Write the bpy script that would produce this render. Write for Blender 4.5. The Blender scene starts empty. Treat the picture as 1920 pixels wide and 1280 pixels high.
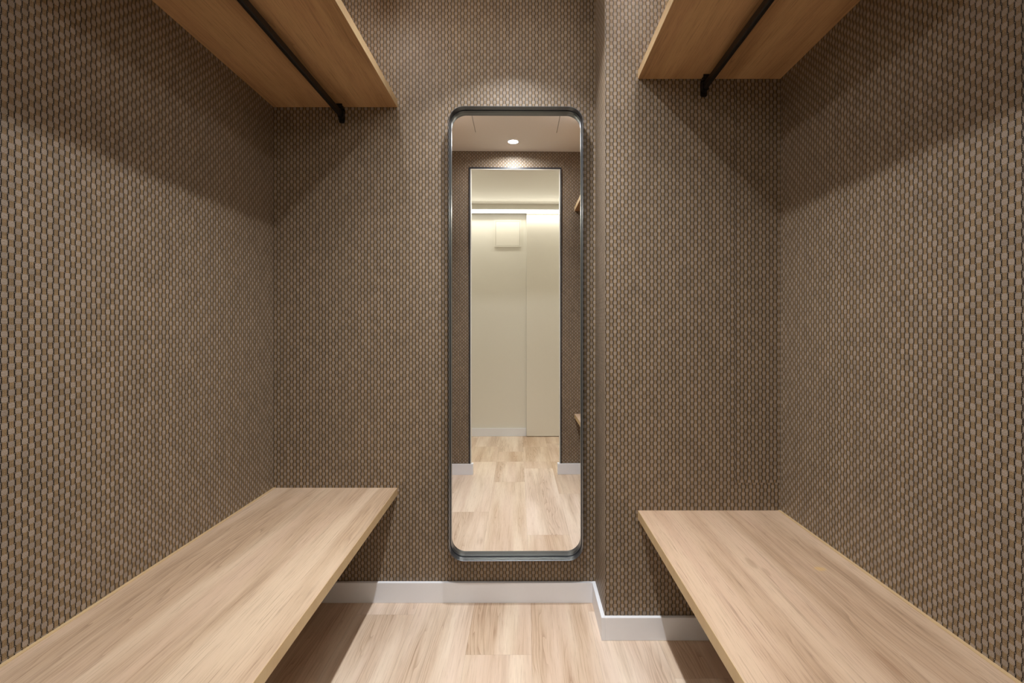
import bpy, bmesh, math, random
from mathutils import Vector

C = bpy.context.scene.collection
scn = bpy.context.scene
random.seed(7)

# ------------------------------------------------------------------ camera
FPX = 907.0
cam_d = bpy.data.cameras.new('camera')
cam = bpy.data.objects.new('camera', cam_d)
C.objects.link(cam)
cam.location = (0, 0, 1.10)
cam.rotation_euler = (math.radians(90), 0, 0)
cam_d.sensor_width = 36.0
cam_d.lens = FPX * 36.0 / 1920.0
cam_d.shift_x = -25.0 / 1920.0
cam_d.shift_y = -25.0 / 1920.0
cam_d.clip_start = 0.01
scn.camera = cam

# ------------------------------------------------------------------ world, view
w = bpy.data.worlds.new('world')
scn.world = w
w.use_nodes = True
w.node_tree.nodes['Background'].inputs[0].default_value = (0.9, 0.95, 1.0, 1)
w.node_tree.nodes['Background'].inputs[1].default_value = 0.05
scn.view_settings.view_transform = 'Standard'
scn.view_settings.look = 'None'
scn.view_settings.gamma = 1
scn.view_settings.use_curve_mapping = False
scn.view_settings.exposure = 0.0

# ------------------------------------------------------------------ dimensions (metres)
XL, XR = -1.015, 0.905          # side walls
YB, YP = 1.950, 1.717           # mirror wall, pier wall
XP = 0.282                      # where the pier starts
YF = 0.225                      # doorway wall, room side
TW = 0.03                       # doorway wall thickness
YC = -1.067                     # far wall of the corridor
ZC = 2.432                      # room ceiling
ZCC = 2.347                     # corridor ceiling
DX0, DX1, DZ = -0.385, 0.292, 2.300   # doorway
BB = 0.081                      # baseboard height
BT = 0.014                      # baseboard thickness
LX = -0.062                     # centre line of the spots
SPOT_Y = (1.55, 1.05, 0.42)
SPOT_W = (7.0, 8.6, 5.8)
SIDE_X = (-0.56, 0.43)
TUBE_GLOW = 36.0
STRIP_W = 20.0

# ------------------------------------------------------------------ mesh helpers
def box(bm, x0, x1, y0, y1, z0, z1):
    vs = [bm.verts.new((x, y, z)) for z in (z0, z1) for y in (y0, y1) for x in (x0, x1)]
    for f in ((0, 2, 3, 1), (4, 5, 7, 6), (0, 1, 5, 4), (2, 6, 7, 3), (0, 4, 6, 2), (1, 3, 7, 5)):
        bm.faces.new([vs[i] for i in f])
    return vs

def quads(bm, bottom, top):
    """Prism between two lists of points."""
    a = [bm.verts.new(p) for p in bottom]
    b = [bm.verts.new(p) for p in top]
    n = len(a)
    bm.faces.new(a[::-1]); bm.faces.new(b)
    for i in range(n):
        bm.faces.new((a[i], a[(i + 1) % n], b[(i + 1) % n], b[i]))

def metric_uv(bm, warp=None):
    uv = (bm.loops.layers.uv.get('UVMap') or bm.loops.layers.uv.new('UVMap'))
    bm.normal_update()
    for f in bm.faces:
        n = f.normal
        for l in f.loops:
            c = l.vert.co
            if abs(n.x) >= max(abs(n.y), abs(n.z)): u, v = c.y, c.z
            elif abs(n.y) >= abs(n.z): u, v = c.x, c.z
            else: u, v = c.x, c.y
            if warp: u, v = warp(f, u, v)
            l[uv].uv = (u, v)

def obj(name, bm, mats, parent=None, bevel=0.0, smooth=False, seg=2, warp=None, uvs=True):
    bmesh.ops.recalc_face_normals(bm, faces=bm.faces)
    if uvs: metric_uv(bm, warp)
    me = bpy.data.meshes.new(name)
    bm.to_mesh(me); bm.free()
    if smooth:
        for p in me.polygons: p.use_smooth = True
    o = bpy.data.objects.new(name, me)
    C.objects.link(o)
    if not isinstance(mats, (list, tuple)): mats = [mats]
    for m in mats: me.materials.append(m)
    if parent is not None: o.parent = parent
    if bevel:
        b = o.modifiers.new('bevel', 'BEVEL'); b.width = bevel; b.segments = seg
        b.limit_method = 'ANGLE'; b.angle_limit = math.radians(40)
    return o

def empty(name, loc=(0, 0, 0)):
    o = bpy.data.objects.new(name, None); C.objects.link(o); o.location = loc
    o.empty_display_size = 0.05
    return o

def tag(o, label, cat, group=None):
    o['label'] = label; o['category'] = cat
    if group: o['group'] = group
    return o

def struct(name, bm, m, **k):
    o = obj(name, bm, m, **k); o['kind'] = 'structure'; return o

def rounded(cx, cz, hw, hh, r, n=10):
    pts = []
    for sx, sz, a0 in ((1, 1, 0), (-1, 1, 90), (-1, -1, 180), (1, -1, 270)):
        for i in range(n + 1):
            a = math.radians(a0 + 90 * i / n)
            pts.append((cx + sx * (hw - r) + r * math.cos(a), cz + sz * (hh - r) + r * math.sin(a)))
    return pts

def ring_section(bm, loops):
    """Loops of 3-D points joined one to the next and closed last to first: a frame."""
    L = [[bm.verts.new(p) for p in lp] for lp in loops]
    n = len(L[0])
    for k in range(len(L)):
        a, b = L[k], L[(k + 1) % len(L)]
        for i in range(n):
            j = (i + 1) % n
            bm.faces.new((a[i], a[j], b[j], b[i]))

def disc(bm, cx, cy, r0, r1, z0, z1, n=40):
    """Ring (r0>0) or solid cylinder along z."""
    ang = [2 * math.pi * i / n for i in range(n)]
    P = lambda r, z: [(cx + r * math.cos(a), cy + r * math.sin(a), z) for a in ang]
    if r0 > 0: ring_section(bm, [P(r0, z0), P(r1, z0), P(r1, z1), P(r0, z1)])
    else: quads(bm, P(r1, z0), P(r1, z1))

# ------------------------------------------------------------------ node helpers
class NT:
    def __init__(s, name):
        s.m = bpy.data.materials.new(name); s.m.use_nodes = True
        s.t = s.m.node_tree; s.b = s.t.nodes['Principled BSDF']
    def n(s, kind, **k):
        x = s.t.nodes.new(kind)
        for a, v in k.items(): setattr(x, a, v)
        return x
    def put(s, sock, v):
        if hasattr(v, 'is_linked') or hasattr(v, 'links'): s.t.links.new(v, sock)
        else: sock.default_value = v
    def M(s, op, *a, clamp=False):
        x = s.n('ShaderNodeMath', operation=op, use_clamp=clamp)
        for i, v in enumerate(a): s.put(x.inputs[i], v)
        return x.outputs[0]
    def step(s, e0, e1, x):
        r = s.n('ShaderNodeMapRange', interpolation_type='SMOOTHSTEP')
        for k, v in (('Value', x), ('From Min', e0), ('From Max', e1)): s.put(r.inputs[k], v)
        return r.outputs[0]
    def mix(s, f, a, b):
        x = s.n('ShaderNodeMix', data_type='RGBA')
        s.put(x.inputs[0], f)
        for i, v in ((6, a), (7, b)):
            if isinstance(v, tuple): v = (*v[:3], 1)
            s.put(x.inputs[i], v)
        return x.outputs[2]
    def xyz(s, x, y, z=0.0):
        c = s.n('ShaderNodeCombineXYZ')
        for i, v in enumerate((x, y, z)): s.put(c.inputs[i], v)
        return c.outputs[0]
    def noise(s, vec, scale=1.0, detail=2.0, rough=0.5, dist=0.0):
        x = s.n('ShaderNodeTexNoise')
        s.put(x.inputs['Vector'], vec)
        x.inputs['Scale'].default_value = scale; x.inputs['Detail'].default_value = detail
        x.inputs['Roughness'].default_value = rough; x.inputs['Distortion'].default_value = dist
        return x.outputs[0]
    def uv(s):
        x = s.n('ShaderNodeUVMap', uv_map='UVMap'); q = s.n('ShaderNodeSeparateXYZ')
        s.t.links.new(x.outputs[0], q.inputs[0]); return q.outputs[0], q.outputs[1]
    def out(s, col=None, rough=None, metal=None, spec=None, bump=None, dist=0.001, strength=1.0):
        if col is not None:
            if isinstance(col, tuple): col = (*col[:3], 1)
            s.put(s.b.inputs['Base Color'], col)
        if rough is not None: s.put(s.b.inputs['Roughness'], rough)
        if metal is not None: s.put(s.b.inputs['Metallic'], metal)
        if spec is not None: s.put(s.b.inputs['Specular IOR Level'], spec)
        if bump is not None:
            b = s.n('ShaderNodeBump'); b.inputs['Distance'].default_value = dist
            b.inputs['Strength'].default_value = strength
            s.put(b.inputs['Height'], bump); s.t.links.new(b.outputs[0], s.b.inputs['Normal'])
        return s.m

def lin(r, g, b):
    f = lambda c: (c / 255 / 12.92) if c / 255 <= 0.04045 else ((c / 255 + 0.055) / 1.055) ** 2.4
    return (f(r), f(g), f(b))

# ------------------------------------------------------------------ materials
def wallpaper():
    """Woven vinyl wall covering: flat weft blocks over narrow twisted warp cords."""
    s = NT('woven_wallpaper')
    u, v = s.uv()
    PU, PV = 0.01300, 0.01280
    U = s.M('DIVIDE', u, PU); V = s.M('DIVIDE', v, PV)
    # tiny irregularity of the yarns
    jn = s.noise(s.xyz(s.M('MULTIPLY', u, 14.0), s.M('MULTIPLY', v, 14.0)), 1.0, 2.0)
    U = s.M('ADD', U, s.M('MULTIPLY', s.M('SUBTRACT', jn, 0.5), 0.16))
    col = s.M('FLOOR', U)
    fu = s.M('SUBTRACT', s.M('SUBTRACT', U, col), 0.5)
    au = s.M('ABSOLUTE', fu)
    Vs = s.M('MULTIPLY', s.M('ADD', V, s.M('MODULO', s.M('ADD', col, 4000.0), 2.0)), 0.5)
    row = s.M('FLOOR', Vs)
    fv = s.M('SUBTRACT', Vs, row)                     # 0..1 along one block + one cord
    av = s.M('ABSOLUTE', s.M('SUBTRACT', fv, 0.5))    # block is centred at 0.5
    pn = s.M('ADD', s.M('POWER', s.M('DIVIDE', au, 0.49), 4.5), s.M('POWER', s.M('DIVIDE', av, 0.232), 4.5))
    blk = s.step(1.15, 0.75, pn)
    cord = s.step(0.350, 0.300, au)
    # threads
    tblk = s.M('ABSOLUTE', s.M('SINE', s.M('MULTIPLY', fv, math.pi * 9.0)))
    tblk = s.M('POWER', tblk, 1.1)
    tcord = s.M('ABSOLUTE', s.M('SINE', s.M('MULTIPLY', fu, math.pi * 5.5)))
    wn = s.n('ShaderNodeTexWhiteNoise', noise_dimensions='2D')
    s.put(wn.inputs['Vector'], s.xyz(col, row)); rnd = wn.outputs[0]
    fine = s.noise(s.xyz(s.M('MULTIPLY', u, 700.0), s.M('MULTIPLY', v, 2200.0)), 1.0, 1.0)
    speck = s.noise(s.xyz(s.M('MULTIPLY', u, 900.0), s.M('MULTIPLY', v, 900.0), 3.0), 1.0, 0.0)
    c_blk = s.mix(tblk, lin(70, 56, 44), lin(170, 151, 131))
    c_blk = s.mix(s.M('MULTIPLY', s.step(0.5, 0.8, fine), 0.65), c_blk, lin(220, 212, 205))
    c_cord = s.mix(tcord, lin(74, 54, 32), lin(146, 118, 78))
    c_cord = s.mix(s.M('MULTIPLY', s.step(0.62, 0.72, speck), 0.6), c_cord, lin(196, 176, 150))
    c_gap = lin(16, 12, 10)
    cx_ = s.M('SUBTRACT', 0.5, au); cy_ = s.M('MULTIPLY', s.M('SUBTRACT', av, 0.25), 2.0)
    cd = s.M('SQRT', s.M('ADD', s.M('MULTIPLY', cx_, cx_), s.M('MULTIPLY', cy_, cy_)))
    dot = s.M('MAXIMUM', s.M('MULTIPLY', s.step(0.64, 0.74, speck), 0.4), s.step(0.10, 0.05, cd))
    c_g = s.mix(dot, c_gap, lin(150, 136, 124))
    c = s.mix(cord, c_g, c_cord)
    c = s.mix(blk, c, c_blk)
    hsv = s.n('ShaderNodeHueSaturation')
    s.put(hsv.inputs['Color'], c)
    s.put(hsv.inputs['Value'], s.M('ADD', 0.88, s.M('MULTIPLY', rnd, 0.24)))
    hsv.inputs['Saturation'].default_value = 0.92
    dome = s.M('SUBTRACT', 1.0, s.M('MULTIPLY', s.M('MULTIPLY', av, av), 8.0))
    hb = s.M('MULTIPLY', blk, s.M('ADD', 0.55, s.M('MULTIPLY', dome, 0.45)))
    hb = s.M('ADD', hb, s.M('MULTIPLY', s.M('MULTIPLY', tblk, blk), 0.12))
    hc = s.M('MULTIPLY', cord, 0.45)
    h = s.M('MAXIMUM', hb, hc)
    return s.out(hsv.outputs[0], 0.50, spec=0.45, bump=h, dist=0.0012, strength=0.9)

def wood(name, light, dark, streak, marks=(), tone=False, rough=0.45, seed=0.0, swap=False, contrast=1.0):
    s = NT(name)
    u, v = s.uv()                       # grain runs along v (Y)
    if swap: u, v = v, u
    z = seed
    if tone:
        a = s.n('ShaderNodeAttribute', attribute_name='tone'); t = a.outputs['Fac']
        z = s.M('MULTIPLY', t, 40.0)
    wob = s.noise(s.xyz(s.M('MULTIPLY', u, 5.0), s.M('MULTIPLY', v, 0.9), z), 1.0, 2.0)
    uu = s.M('ADD', u, s.M('MULTIPLY', s.M('SUBTRACT', wob, 0.5), 0.034))
    broad = s.noise(s.xyz(s.M('MULTIPLY', uu, 11.0), s.M('MULTIPLY', v, 0.9), z), 1.0, 3.0, 0.55)
    fine = s.noise(s.xyz(s.M('MULTIPLY', uu, 330.0), s.M('MULTIPLY', v, 5.5), z), 1.0, 4.0, 0.7)
    mid = s.noise(s.xyz(s.M('MULTIPLY', uu, 48.0), s.M('MULTIPLY', v, 1.5), z), 1.0, 3.0, 0.6, 0.3)
    pores = s.noise(s.xyz(s.M('MULTIPLY', uu, 620.0), s.M('MULTIPLY', v, 14.0), z), 1.0, 1.0, 0.5)
    # cathedral figure
    ring = s.n('ShaderNodeTexWave', wave_type='BANDS', bands_direction='X', wave_profile='SAW')
    s.put(ring.inputs['Vector'], s.xyz(s.M('ADD', uu, s.M('MULTIPLY', broad, 0.16)), s.M('MULTIPLY', v, 0.05), z))
    ring.inputs['Scale'].default_value = 26.0; ring.inputs['Distortion'].default_value = 2.2
    ring.inputs['Detail'].default_value = 2.0; ring.inputs['Detail Scale'].default_value = 2.0
    rg = s.M('MULTIPLY', s.M('POWER', ring.outputs[1], 3.0), s.step(0.45, 0.65, broad))
    f1 = s.step(0.36, 0.66, broad)
    hue = s.noise(s.xyz(s.M('MULTIPLY', uu, 14.0), s.M('MULTIPLY', v, 0.7), s.M('ADD', z, 9.0)), 1.0, 2.0)
    mauve = tuple(a * k for a, k in zip(light, (0.93, 0.885, 0.89)))
    c = s.mix(s.M('MULTIPLY', f1, 0.70 * contrast), s.mix(s.step(0.35, 0.65, hue), light, mauve), dark)
    c = s.mix(s.M('MULTIPLY', s.step(0.52, 0.80, mid), 0.30 * contrast), c, streak)
    c = s.mix(s.M('MULTIPLY', rg, (0.62 if tone else 0.40) * contrast), c, streak)
    c = s.mix(s.M('MULTIPLY', s.step(0.5, 0.78, fine), 0.55 * contrast), c, streak)
    c = s.mix(s.M('MULTIPLY', s.step(0.62, 0.75, pores), 0.30 * contrast), c, streak)
    # sparse knots
    kv = s.n('ShaderNodeTexVoronoi', feature='F1')
    s.put(kv.inputs['Vector'], s.xyz(s.M('MULTIPLY', uu, 4.2), s.M('MULTIPLY', v, 1.5), z))
    kv.inputs['Scale'].default_value = 1.0
    kd = kv.outputs['Distance']
    kn = s.M('MULTIPLY', s.step(0.11, 0.02, kd), s.step(0.3, 0.6, fine))
    c = s.mix(s.M('MULTIPLY', kn, 0.6 * contrast), c, streak)
    for (mx, my, rx, ry, mc, amt) in marks:          # single knots and stains with a place of their own
        du = s.M('DIVIDE', s.M('SUBTRACT', u, mx), rx); dv = s.M('DIVIDE', s.M('SUBTRACT', v, my), ry)
        d2 = s.M('ADD', s.M('ADD', s.M('MULTIPLY', du, du), s.M('MULTIPLY', dv, dv)), s.M('MULTIPLY', s.M('SUBTRACT', fine, 0.5), 2.0))
        c = s.mix(s.M('MULTIPLY', s.step(1.0, 0.2, d2), amt), c, mc)
    if tone:
        h = s.n('ShaderNodeHueSaturation'); s.put(h.inputs['Color'], c)
        s.put(h.inputs['Value'], s.M('ADD', 0.92, s.M('MULTIPLY', t, 0.13)))
        s.put(h.inputs['Saturation'], s.M('SUBTRACT', 1.10, s.M('MULTIPLY', t, 0.22)))
        c = h.outputs[0]
    hgt = s.M('SUBTRACT', 1.0, s.M('MULTIPLY', s.step(0.55, 0.8, fine), 0.6))
    return s.out(c, s.M('ADD', rough, s.M('MULTIPLY', fine, 0.12)), spec=0.4, bump=hgt, dist=0.0002, strength=0.4)

def plain(name, col, rough=0.5, metal=0.0, spec=0.5, grain=0.0, gs=60.0):
    s = NT(name)
    c = s.n('ShaderNodeTexCoord')
    nz = s.noise(c.outputs['Object'], gs, 3.0)
    cc = s.mix(s.M('MULTIPLY', nz, 0.10), col, tuple(x * 0.8 for x in col[:3]))
    return s.out(cc, s.M('ADD', rough, s.M('MULTIPLY', s.M('SUBTRACT', nz, 0.5), 0.06)), metal, spec,
                 bump=nz if grain else None, dist=grain if grain else 0.001, strength=0.5)

def emit(name, col, strength):
    s = NT(name)
    s.out((0.8, 0.8, 0.8), 0.5)
    s.b.inputs['Emission Color'].default_value = (*col, 1)
    s.b.inputs['Emission Strength'].default_value = strength
    return s.m

M_paper = wallpaper()
M_oak = wood('oak_board', lin(208, 184, 158), lin(184, 156, 128), lin(118, 92, 72), seed=3.0, contrast=1.25)
M_oak2 = wood('oak_board_warm', lin(205, 178, 152), lin(180, 150, 122), lin(114, 88, 68), seed=17.0,
               marks=((-0.030, -0.384, 0.012, 0.040, lin(120, 92, 66), 0.32), (-0.012, -0.432, 0.008, 0.028, lin(120, 92, 66), 0.25),
                      (0.140, -0.417, 0.019, 0.014, lin(212, 172, 104), 0.5), (0.048, -0.787, 0.010, 0.05, lin(140, 104, 78), 0.4)), contrast=1.25)
M_shelf = wood('oak_shelf', lin(206, 168, 122), lin(176, 137, 94), lin(104, 72, 46), seed=29.0, contrast=1.3)
M_edge = wood('oak_edge_band', lin(206, 180, 138), lin(190, 162, 120), lin(176, 142, 98), seed=8.0, contrast=0.4)
M_floor = wood('oak_floor_plank', lin(232, 213, 192), lin(196, 166, 138), lin(138, 104, 78), tone=True, rough=0.40, contrast=0.8)
M_gap = plain('plank_joint', lin(120, 96, 74), 0.8)
M_base = plain('white_baseboard_paint', lin(240, 242, 248), 0.35)
M_ceil = plain('ceiling_paint', lin(248, 245, 242), 0.85, grain=0.0002)
M_cor = plain('cream_wall_paint', lin(234, 231, 222), 0.8, grain=0.0002)
M_door = plain('white_door_paint', lin(236, 232, 222), 0.45)
M_white = plain('white_enamel', lin(240, 240, 240), 0.35)
M_black = plain('black_metal', lin(22, 19, 18), 0.42, spec=0.4)
M_screw = plain('dark_screw_steel', lin(70, 66, 62), 0.3, 0.9)
M_trim = plain('dark_edge_profile', lin(40, 42, 50), 0.4)
M_steel = plain('gunmetal_frame', lin(102, 107, 114), 0.33, 0.9, gs=3.0)
M_core = plain('wall_core_plaster', lin(150, 140, 130), 0.9)
M_lens = emit('downlight_lens_glow', (1.0, 0.97, 0.92), 25.0)
M_led = emit('strip_diffuser_glow', (1.0, 0.99, 0.93), 2.5)

def mirror_glass():
    s = NT('silvered_mirror')
    return s.out((0.90, 0.895, 0.885), 0.0, 1.0)
M_mirror = mirror_glass()

# ------------------------------------------------------------------ floor
def build_floor():
    bm = bmesh.new()
    box(bm, XL - 0.9, XR + 0.9, YC - 0.15, YB + 0.15, -0.06, -0.0012)
    for f in bm.faces: f.material_index = 1
    tone = bm.loops.layers.float_color.new('tone')
    uv = (bm.loops.layers.uv.get('UVMap') or bm.loops.layers.uv.new('UVMap'))
    W = 0.2237; L = 1.22; g = 0.00018
    joints = {-2: 0.86, -1: 1.858, 0: 0.97, 1: 0.41, 2: 1.30, 3: 0.66, 4: 1.52}
    tones = {(-1, 0): 0.35}
    x00 = -0.426
    k0 = int(math.floor((XL - 0.9 - x00) / W)); k1 = int(math.ceil((XR + 0.9 - x00) / W))
    for k in range(k0, k1):
        xa, xb = x00 + k * W, x00 + (k + 1) * W
        xa2, xb2 = max(xa, XL - 0.9), min(xb, XR + 0.9)
        if xb2 <= xa2: continue
        off = joints.get(k + 0, random.random() * L)
        ys = [-0.116]
        y = off
        while y > -0.116: y -= L
        y += L
        while y < YB:
            if y > -0.05: ys.append(y)
            y += L
        ys.append(YB + 0.1)
        rows = list(zip(ys[:-1], ys[1:]))
        c0 = -0.116 - (0.25 + random.random() * 0.7)
        rows += [(c0, -0.116), (YC - 0.1, c0)]
        for (ya, yb) in rows:
            t = random.random(); ou, ov = random.random() * 20, random.random() * 20
            vs = [bm.verts.new(p) for p in ((xa2 + g, ya + g, 0), (xb2 - g, ya + g, 0), (xb2 - g, yb - g, 0), (xa2 + g, yb - g, 0))]
            f = bm.faces.new(vs)
            for l in f.loops:
                l[tone] = (t, t, t, 1); l[uv].uv = (l.vert.co.x - xa + ou, l.vert.co.y + ov)
    me = bpy.data.meshes.new('floor'); bm.to_mesh(me); bm.free()
    o = bpy.data.objects.new('floor', me); C.objects.link(o)
    me.materials.append(M_floor); me.materials.append(M_gap)
    o['kind'] = 'structure'
build_floor()

# ------------------------------------------------------------------ walls
b = bmesh.new(); box(b, XL - 0.12, XR + 0.12, YB, YB + 0.12, 0, ZC); struct('wall_back', b, M_paper)
b = bmesh.new(); box(b, XL - 0.12, XL, YF - TW, YB, 0, ZC); struct('wall_left', b, M_paper)
b = bmesh.new(); box(b, XR, XR + 0.12, YF - TW, YB, 0, ZC); struct('wall_right', b, M_paper,
    warp=lambda f, u, v: (u + 0.0031, v + 0.0057))

# pier: the paper on its right-hand strip is a separate patch, out of register
def build_pier():
    bm = bmesh.new()
    xs = [XP, 0.744, XR]; zs = [0, 0.552, ZC]
    patch = []
    for i in range(2):
        for j in range(2):
            vs = [bm.verts.new(p) for p in ((xs[i], YP, zs[j]), (xs[i + 1], YP, zs[j]), (xs[i + 1], YP, zs[j + 1]), (xs[i], YP, zs[j + 1]))]
            f = bm.faces.new(vs)
    bmesh.ops.remove_doubles(bm, verts=bm.verts, dist=1e-5)
    G = lambda x, y, z: bm.verts.new((x, y, z))
    fl = [G(XP, YP, 0), G(XP, YB, 0), G(XP, YB, ZC), G(XP, YP, ZC)]
    bm.faces.new(fl)
    def warp(f, u, v):
        c = f.calc_center_median()
        if abs(f.normal.y) > 0.5 and c.x > 0.744 and c.z > 0.552: return u + 0.0047, v + 0.0068
        return u, v
    return struct('wall_pier', bm, M_paper, warp=warp)
build_pier()
# the cut edges of that patch, slightly proud
b = bmesh.new()
box(b, 0.7434, 0.7442, YP - 0.0006, YP, 0.552, 1.75)
box(b, 0.7434, XR - 0.002, YP - 0.0006, YP, 0.5514, 0.5524)
struct('trim_1', b, plain('paper_cut_edge', lin(128, 108, 86), 0.7))

# doorway wall: papered to the room, painted to the corridor
def doorway_wall():
    bm = bmesh.new()
    for (x0, x1, z0, z1) in ((XL, DX0, 0, ZC), (DX1, XR, 0, ZC), (DX0, DX1, DZ, ZC)):
        box(bm, x0, x1, YF - TW, YF, z0, z1)
    bm.normal_update()
    bmesh.ops.recalc_face_normals(bm, faces=bm.faces)
    for f in bm.faces:
        f.material_index = 0 if f.normal.y > 0.5 else 1
    return struct('wall_front', bm, [M_paper, M_cor])
doorway_wall()

# white door lining and the dark profile that edges the opening
b = bmesh.new()
t = 0.006
box(b, DX0, DX0 + t, YF - TW - 0.004, YF + 0.002, 0, DZ)
box(b, DX1 - t, DX1, YF - TW - 0.004, YF + 0.002, 0, DZ)
box(b, DX0 + t, DX1 - t, YF - TW - 0.004, YF + 0.002, DZ - t, DZ)
struct('door_1', b, M_door)
b = bmesh.new()
q = 0.010
box(b, DX0 - q, DX0, YF, YF + 0.006, BB, DZ + q)
box(b, DX1, DX1 + q, YF, YF + 0.006, BB, DZ + q)
box(b, DX0, DX1, YF, YF + 0.006, DZ, DZ + q)
struct('trim_2', b, M_trim)

# ceiling with the two long shadow joints
b = bmesh.new()
j0, j1, je = -0.316, 0.236, 0.575
y0c, y1c = YF - TW, YB + 0.12
gw = 0.0042
for (x0, x1, y0, y1) in ((XL - 0.12, j0 - gw / 2, je, y1c), (j0 + gw / 2, j1 - gw / 2, je, y1c), (j1 + gw / 2, XR + 0.12, je, y1c),
                         (XL - 0.12, XR + 0.12, y0c, je)):
    box(b, x0, x1, y0, y1, ZC, ZC + 0.012)
box(b, XL - 0.12, XR + 0.12, y0c, y1c, ZC + 0.012, ZC + 0.06)
struct('ceiling', b, M_ceil)

# ------------------------------------------------------------------ corridor behind the doorway
CX0, CX1 = XL - 0.75, XR + 0.75
b = bmesh.new(); box(b, CX0, CX1, YC - 0.1, YC, 0, ZCC + 0.05); struct('wall_corridor_far', b, M_cor)
b = bmesh.new(); box(b, CX0 - 0.1, CX0, YC - 0.1, YF, 0, ZCC + 0.05); struct('wall_corridor_left', b, M_cor)
b = bmesh.new(); box(b, CX1, CX1 + 0.1, YC - 0.1, YF, 0, ZCC + 0.05); struct('wall_corridor_right', b, M_cor)
b = bmesh.new()
box(b, CX0, XL - 0.12, YF - TW, YF, 0, ZCC + 0.05); box(b, XR + 0.12, CX1, YF - TW, YF, 0, ZCC + 0.05)
struct('wall_corridor_near', b, M_cor)
b = bmesh.new(); box(b, CX0, CX1, YC, YF - TW, ZCC, ZCC + 0.05); struct('ceiling_corridor', b, M_cor)
b = bmesh.new(); box(b, CX0, CX1, YC, YC + 0.07, 2.300, ZCC); struct('trim_3', b, M_cor)
# sliding door leaf in front of the far wall
b = bmesh.new(); box(b, 0.062, 0.90, YC + 0.006, YC + 0.040, 0.006, 2.262)
struct('door_2', b, M_door, bevel=0.0015)

# ------------------------------------------------------------------ baseboards
def board(name, segs):
    bm = bmesh.new()
    for s_ in segs: box(bm, *s_, 0, BB)
    return struct(name, bm, M_base, bevel=0.0012)
board('baseboard_back', [(XL, XP - BT, YB - BT, YB)])
board('baseboard_pier', [(XP - BT, XP, YP - BT, YB), (XP, XR, YP - BT, YP)])
board('baseboard_left', [(XL, XL + BT, YF + BT, YB - BT)])
board('baseboard_right', [(XR - BT, XR, YF + BT, YP - BT)])
board('baseboard_front', [(XL, DX0 + t + BT, YF + 0.0025, YF + BT), (DX1 - t - BT, XR, YF + 0.0025, YF + BT),
                          (DX0 + t, DX0 + t + BT, YF - TW, YF), (DX1 - t - BT, DX1 - t, YF - TW, YF)])
board('baseboard_corridor', [(CX0, 0.058, YC, YC + BT)])

# ------------------------------------------------------------------ benches
def slab(name, xa, xb, y0, y1, zt, th, top_mat, inner_right, xb0=None, dz0=0.0, label='', cat=''):
    """Board with its long free edge banded; xb0 / dz0 = free edge and drop at the door end."""
    xb0 = xb if xb0 is None else xb0
    root = empty(name, ((xa + xb) / 2, y1, zt - th))
    tag(root, label, cat)
    ox, oy, oz = root.location
    e = 0.0012 if inner_right else -0.0012
    bm = bmesh.new()
    pts = [(xa, y1, 0), (xb - e, y1, 0), (xb0 - e, y0, -dz0), (xa, y0, -dz0)]
    quads(bm, [(x - ox, y - oy, z) for x, y, z in pts], [(x - ox, y - oy, z + th) for x, y, z in pts])
    bmesh.ops.recalc_face_normals(bm, faces=bm.faces)
    obj('board', bm, top_mat, root, bevel=0.0006)
    bm = bmesh.new()
    pts = [(xb - e, y1, 0), (xb, y1, 0), (xb0, y0, -dz0), (xb0 - e, y0, -dz0)]
    quads(bm, [(x - ox, y - oy, z) for x, y, z in pts], [(x - ox, y - oy, z + th) for x, y, z in pts])
    bm.normal_update()
    ed = obj('edge_band', bm, M_edge, root)
    ed['label'] = 'pale plain edge band'
    if cat == 'bench':                       # pale strip that closes the joint along the wall
        k = 0.009 if inner_right else -0.009
        bm = bmesh.new()
        quads(bm, [(xa - ox, 0, th), (xa + k - ox, 0, th), (xa + k - ox, y0 - oy, th - dz0), (xa - ox, y0 - oy, th - dz0)],
                  [(xa - ox, 0, th + .0012), (xa + k - ox, 0, th + .0012), (xa + k - ox, y0 - oy, th - dz0 + .0012), (xa - ox, y0 - oy, th - dz0 + .0012)])
        jt = obj('joint_strip', bm, M_edge, root); jt['label'] = 'pale strip along the wall'
    return root

slab('bench', XL, -0.516, 0.50, YB, 0.457, 0.030, M_oak, True, xb0=-0.494, dz0=0.011,
     label='left light oak bench board, lower board between the left wall and the mirror wall', cat='bench')
slab('bench', XR, 0.3995, YF, YP, 0.4535, 0.030, M_oak2, False,
     label='right light oak bench board, lower board fixed to the right wall beside the pier', cat='bench')
slab('wall_shelf', XL, -0.516, 0.45, YB, 1.990 + 0.030, 0.030, M_shelf, True,
     label='left high oak shelf seen from below, above the left bench', cat='shelf')
slab('wall_shelf', XR, 0.3995, YF, YP, 1.984 + 0.030, 0.030, M_shelf, False,
     label='right high oak shelf seen from below, above the right bench', cat='shelf')

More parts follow.
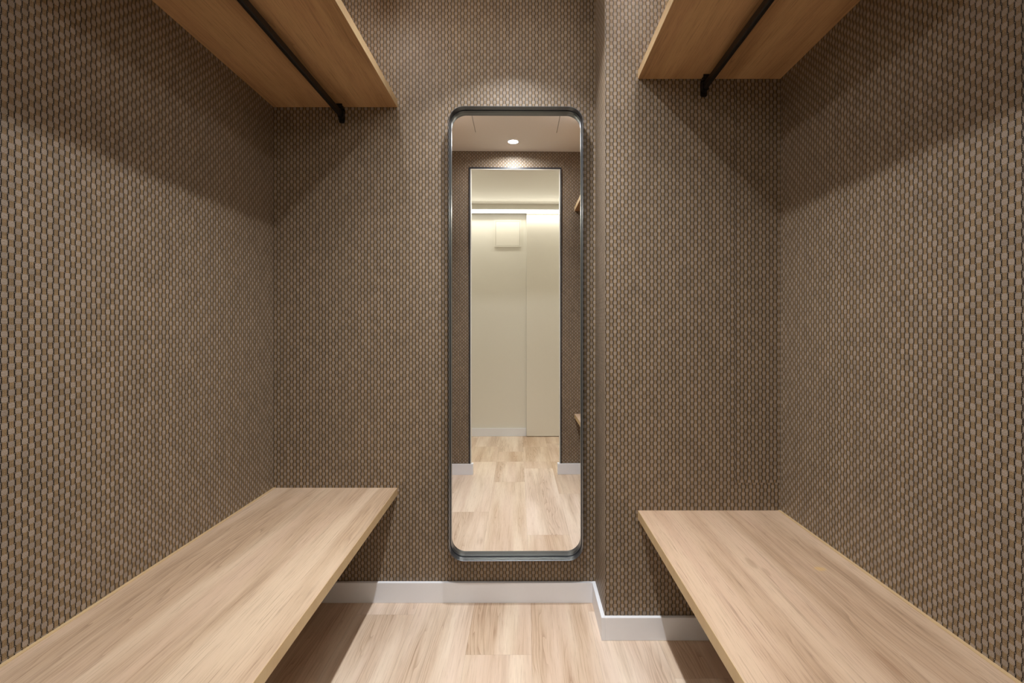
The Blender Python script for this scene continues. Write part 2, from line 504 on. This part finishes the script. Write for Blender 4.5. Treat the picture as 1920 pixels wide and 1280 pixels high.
# ------------------------------------------------------------------ hanging rails
def rail(x, yback, zunder, label):
    root = empty('hanging_rail', (x, yback, zunder)); tag(root, label, 'clothes rail')
    L = yback - YF
    zt, hh, hw = -0.0215, 0.0125, 0.0075
    def prof(r=0.0045):
        return rounded(0, zt - hh, hw, hh, r, 5)
    bm = bmesh.new()
    p = prof()
    quads(bm, [(a, -0.012, c) for a, c in p], [(a, -L + 0.012, c) for a, c in p])
    obj('rail_bar', bm, M_black, root, smooth=False)
    for end, y0, sgn in (('a', 0.0, -1), ('b', -L, 1)):
        bm = bmesh.new()
        # wall plate with a rounded foot
        pl = rounded(0, -0.0355, 0.0118, 0.0300, 0.008, 6)
        quads(bm, [(a, y0 + sgn * 0.0003, c) for a, c in pl], [(a, y0 + sgn * 0.004, c) for a, c in pl])
        # open cup that carries the bar
        outer = rounded(0, zt - hh, hw + 0.0030, hh + 0.0040, 0.006, 6)
        inner = rounded(0, zt - hh, hw + 0.0003, hh + 0.0003, 0.0046, 6)
        Y = lambda pp, d: [(a, y0 + sgn * d, c) for a, c in pp]
        ring_section(bm, [Y(outer, 0.003), Y(outer, 0.022), Y(inner, 0.022), Y(inner, 0.003)])
        # hanger tongue up to the shelf
        box(bm, -0.0080, 0.0080, *sorted((y0 + sgn * 0.004, y0 + sgn * 0.034)), -0.0036, -0.0003)
        box(bm, -0.0118, 0.0118, *sorted((y0 + sgn * 0.030, y0 + sgn * 0.034)), -0.0190, -0.0003)
        br = obj('bracket', bm, M_black, root, bevel=0.0005)
        for sx in (-0.0055, 0.0055):
            bm = bmesh.new()
            ang = [2 * math.pi * i / 14 for i in range(14)]
            P = lambda d, r: [(sx + r * math.cos(a), y0 + sgn * d, -0.0105 + r * math.sin(a)) for a in ang]
            quads(bm, P(0.0338, 0.0026), P(0.0352, 0.0020))
            obj('screw', bm, M_screw, br)
rail(-0.7385, YB, 1.990, 'black flat clothes rail under the left shelf')
rail(0.6320, YP, 1.984, 'black flat clothes rail under the right shelf')

# ------------------------------------------------------------------ mirror
def build_mirror():
    xl, xr, zb, zt = -0.301, 0.2273, 0.188, 1.969
    cx, cz = (xl + xr) / 2, (zb + zt) / 2
    hw, hh = (xr - xl) / 2, (zt - zb) / 2
    root = empty('wall_mirror', (cx, YB - 0.0025, cz))
    root.rotation_euler = (0, 0, 0.0083)
    tag(root, 'tall narrow mirror with rounded corners and thin dark metal frame on the papered wall', 'mirror')
    def lp(ins, d, r):
        return [(a, -d, c) for a, c in rounded(0, 0, hw - ins, hh - ins, r, 14)]
    R = 0.060
    bm = bmesh.new()
    ring_section(bm, [lp(0, 0.0, R), lp(0, 0.0527, R), lp(0.0006, 0.0533, R - .0006), lp(0.0012, 0.0533, R - .0012),
                      lp(0.0018, 0.0527, R - .0018), lp(0.0018, 0.034, R - .0018), lp(0.0022, 0.032, R - .0022), lp(0.0022, 0.0, R - .0022)])
    f = obj('frame', bm, M_steel, root, smooth=True)
    m = f.modifiers.new('es', 'EDGE_SPLIT'); m.split_angle = math.radians(35)
    # inner rebate ring, set back from the frame by a dark groove
    bm = bmesh.new()
    ring_section(bm, [lp(0.0032, 0.009, R - .0032), lp(0.0032, 0.021, R - .0032), lp(0.0050, 0.021, R - .0050), lp(0.0050, 0.009, R - .0050)])
    r_ = obj('inner_rim', bm, M_steel, root, smooth=True)
    m = r_.modifiers.new('es', 'EDGE_SPLIT'); m.split_angle = math.radians(35)
    bm = bmesh.new()
    quads(bm, lp(0.0024, 0.004, R - .0024), lp(0.0024, 0.0086, R - .0024))
    obj('backing_panel', bm, M_black, root)
    bm = bmesh.new()
    quads(bm, lp(0.0052, 0.0088, R - .0052), lp(0.0052, 0.0115, R - .0052))
    obj('mirror_glass', bm, M_mirror, root)
build_mirror()

# ------------------------------------------------------------------ recessed spots
def spot(x, y, watt, label, group, size=112.0, r=0.036):
    root = empty('downlight', (x, y, ZC)); tag(root, label, 'ceiling light', group)
    bm = bmesh.new(); disc(bm, 0, 0, r, r + 0.007, -0.004, 0.0)
    obj('trim_ring', bm, M_white, root, smooth=False)
    bm = bmesh.new(); disc(bm, 0, 0, 0, r, -0.0024, -0.0004)
    obj('lens', bm, M_lens, root)
    ld = bpy.data.lights.new('downlight_lamp', 'AREA')
    ld.energy = watt; ld.shape = 'DISK'; ld.size = 0.036; ld.spread = math.radians(size)
    ld.color = (0.965, 0.985, 1.0)
    lo = bpy.data.objects.new('downlight_lamp', ld); C.objects.link(lo)
    lo.parent = root; lo.location = (0, 0, -0.0045)
    return root
sl = ['small round recessed ceiling spot nearest the mirror wall',
      'small round recessed ceiling spot in the middle of the row',
      'small round recessed ceiling spot glowing near the doorway, seen in the mirror']
for y, wt, lb in zip(SPOT_Y, SPOT_W, sl):
    spot(LX, y, wt, lb, 'recessed spots along the room', size=160.0 if y < 0.5 else 104.0)
M_tube = emit('tube_glow', (1.0, 0.97, 0.94), TUBE_GLOW)
for x, y0, y1, lb in ((SIDE_X[0], 0.85, 1.75, 'slim white tube light on the ceiling above the left shelf'),
                      (SIDE_X[1], 0.85, 1.60, 'slim white tube light on the ceiling above the right shelf')):
    root = empty('tube_light', (x, (y0 + y1) / 2, ZC)); tag(root, lb, 'tube light')
    h = (y1 - y0) / 2
    bm = bmesh.new(); box(bm, -0.012, 0.012, -h, h, -0.022, 0.0)
    for e in (-h, h - 0.012): box(bm, -0.012, 0.012, e, e + 0.012, -0.046, -0.022)
    obj('housing', bm, M_white, root)
    bm = bmesh.new()
    P = lambda y: [(0.009 * math.cos(a * math.pi / 8), y, -0.036 + 0.009 * math.sin(a * math.pi / 8)) for a in range(16)]
    quads(bm, P(-h + 0.012), P(h - 0.012))
    obj('tube', bm, M_tube, root, smooth=True)

# ------------------------------------------------------------------ corridor light strip and panel
root = empty('light_strip', (0, YC, 2.283)); tag(root, 'long white glowing light strip on top of the cream corridor wall in the mirror', 'light strip')
bm = bmesh.new(); box(bm, CX0, CX1, 0.030, 0.062, 0.012, 0.0165); box(bm, CX0, CX1, 0.030, 0.034, -0.019, 0.012)
obj('housing', bm, M_white, root)
bm = bmesh.new(); box(bm, CX0 + 0.01, CX1 - 0.01, 0.0345, 0.062, -0.019, 0.0118)
obj('diffuser', bm, M_led, root)
ld = bpy.data.lights.new('strip_lamp', 'AREA'); ld.shape = 'RECTANGLE'; ld.size = 3.0; ld.size_y = 0.03
ld.energy = STRIP_W; ld.color = (1.0, 0.97, 0.84)
lo = bpy.data.objects.new('strip_lamp', ld); C.objects.link(lo); lo.parent = root
lo.location = (0, 0.068, -0.012); lo.rotation_euler = (math.radians(38), 0, 0)

root = empty('access_panel', (-0.130, YC, 2.064)); tag(root, 'square white access panel high on the cream corridor wall', 'panel')
bm = bmesh.new(); ring_section(bm, [[(sx * a, d, sz * a) for sx, sz in ((-1, -1), (1, -1), (1, 1), (-1, 1))]
                                    for a, d in ((0.136, 0.0003), (0.136, 0.008), (0.124, 0.008), (0.124, 0.0003))])
obj('frame', bm, M_door, root)
bm = bmesh.new(); box(bm, -0.122, 0.122, 0.0003, 0.007, -0.122, 0.122)
obj('cover', bm, M_door, root, bevel=0.001)
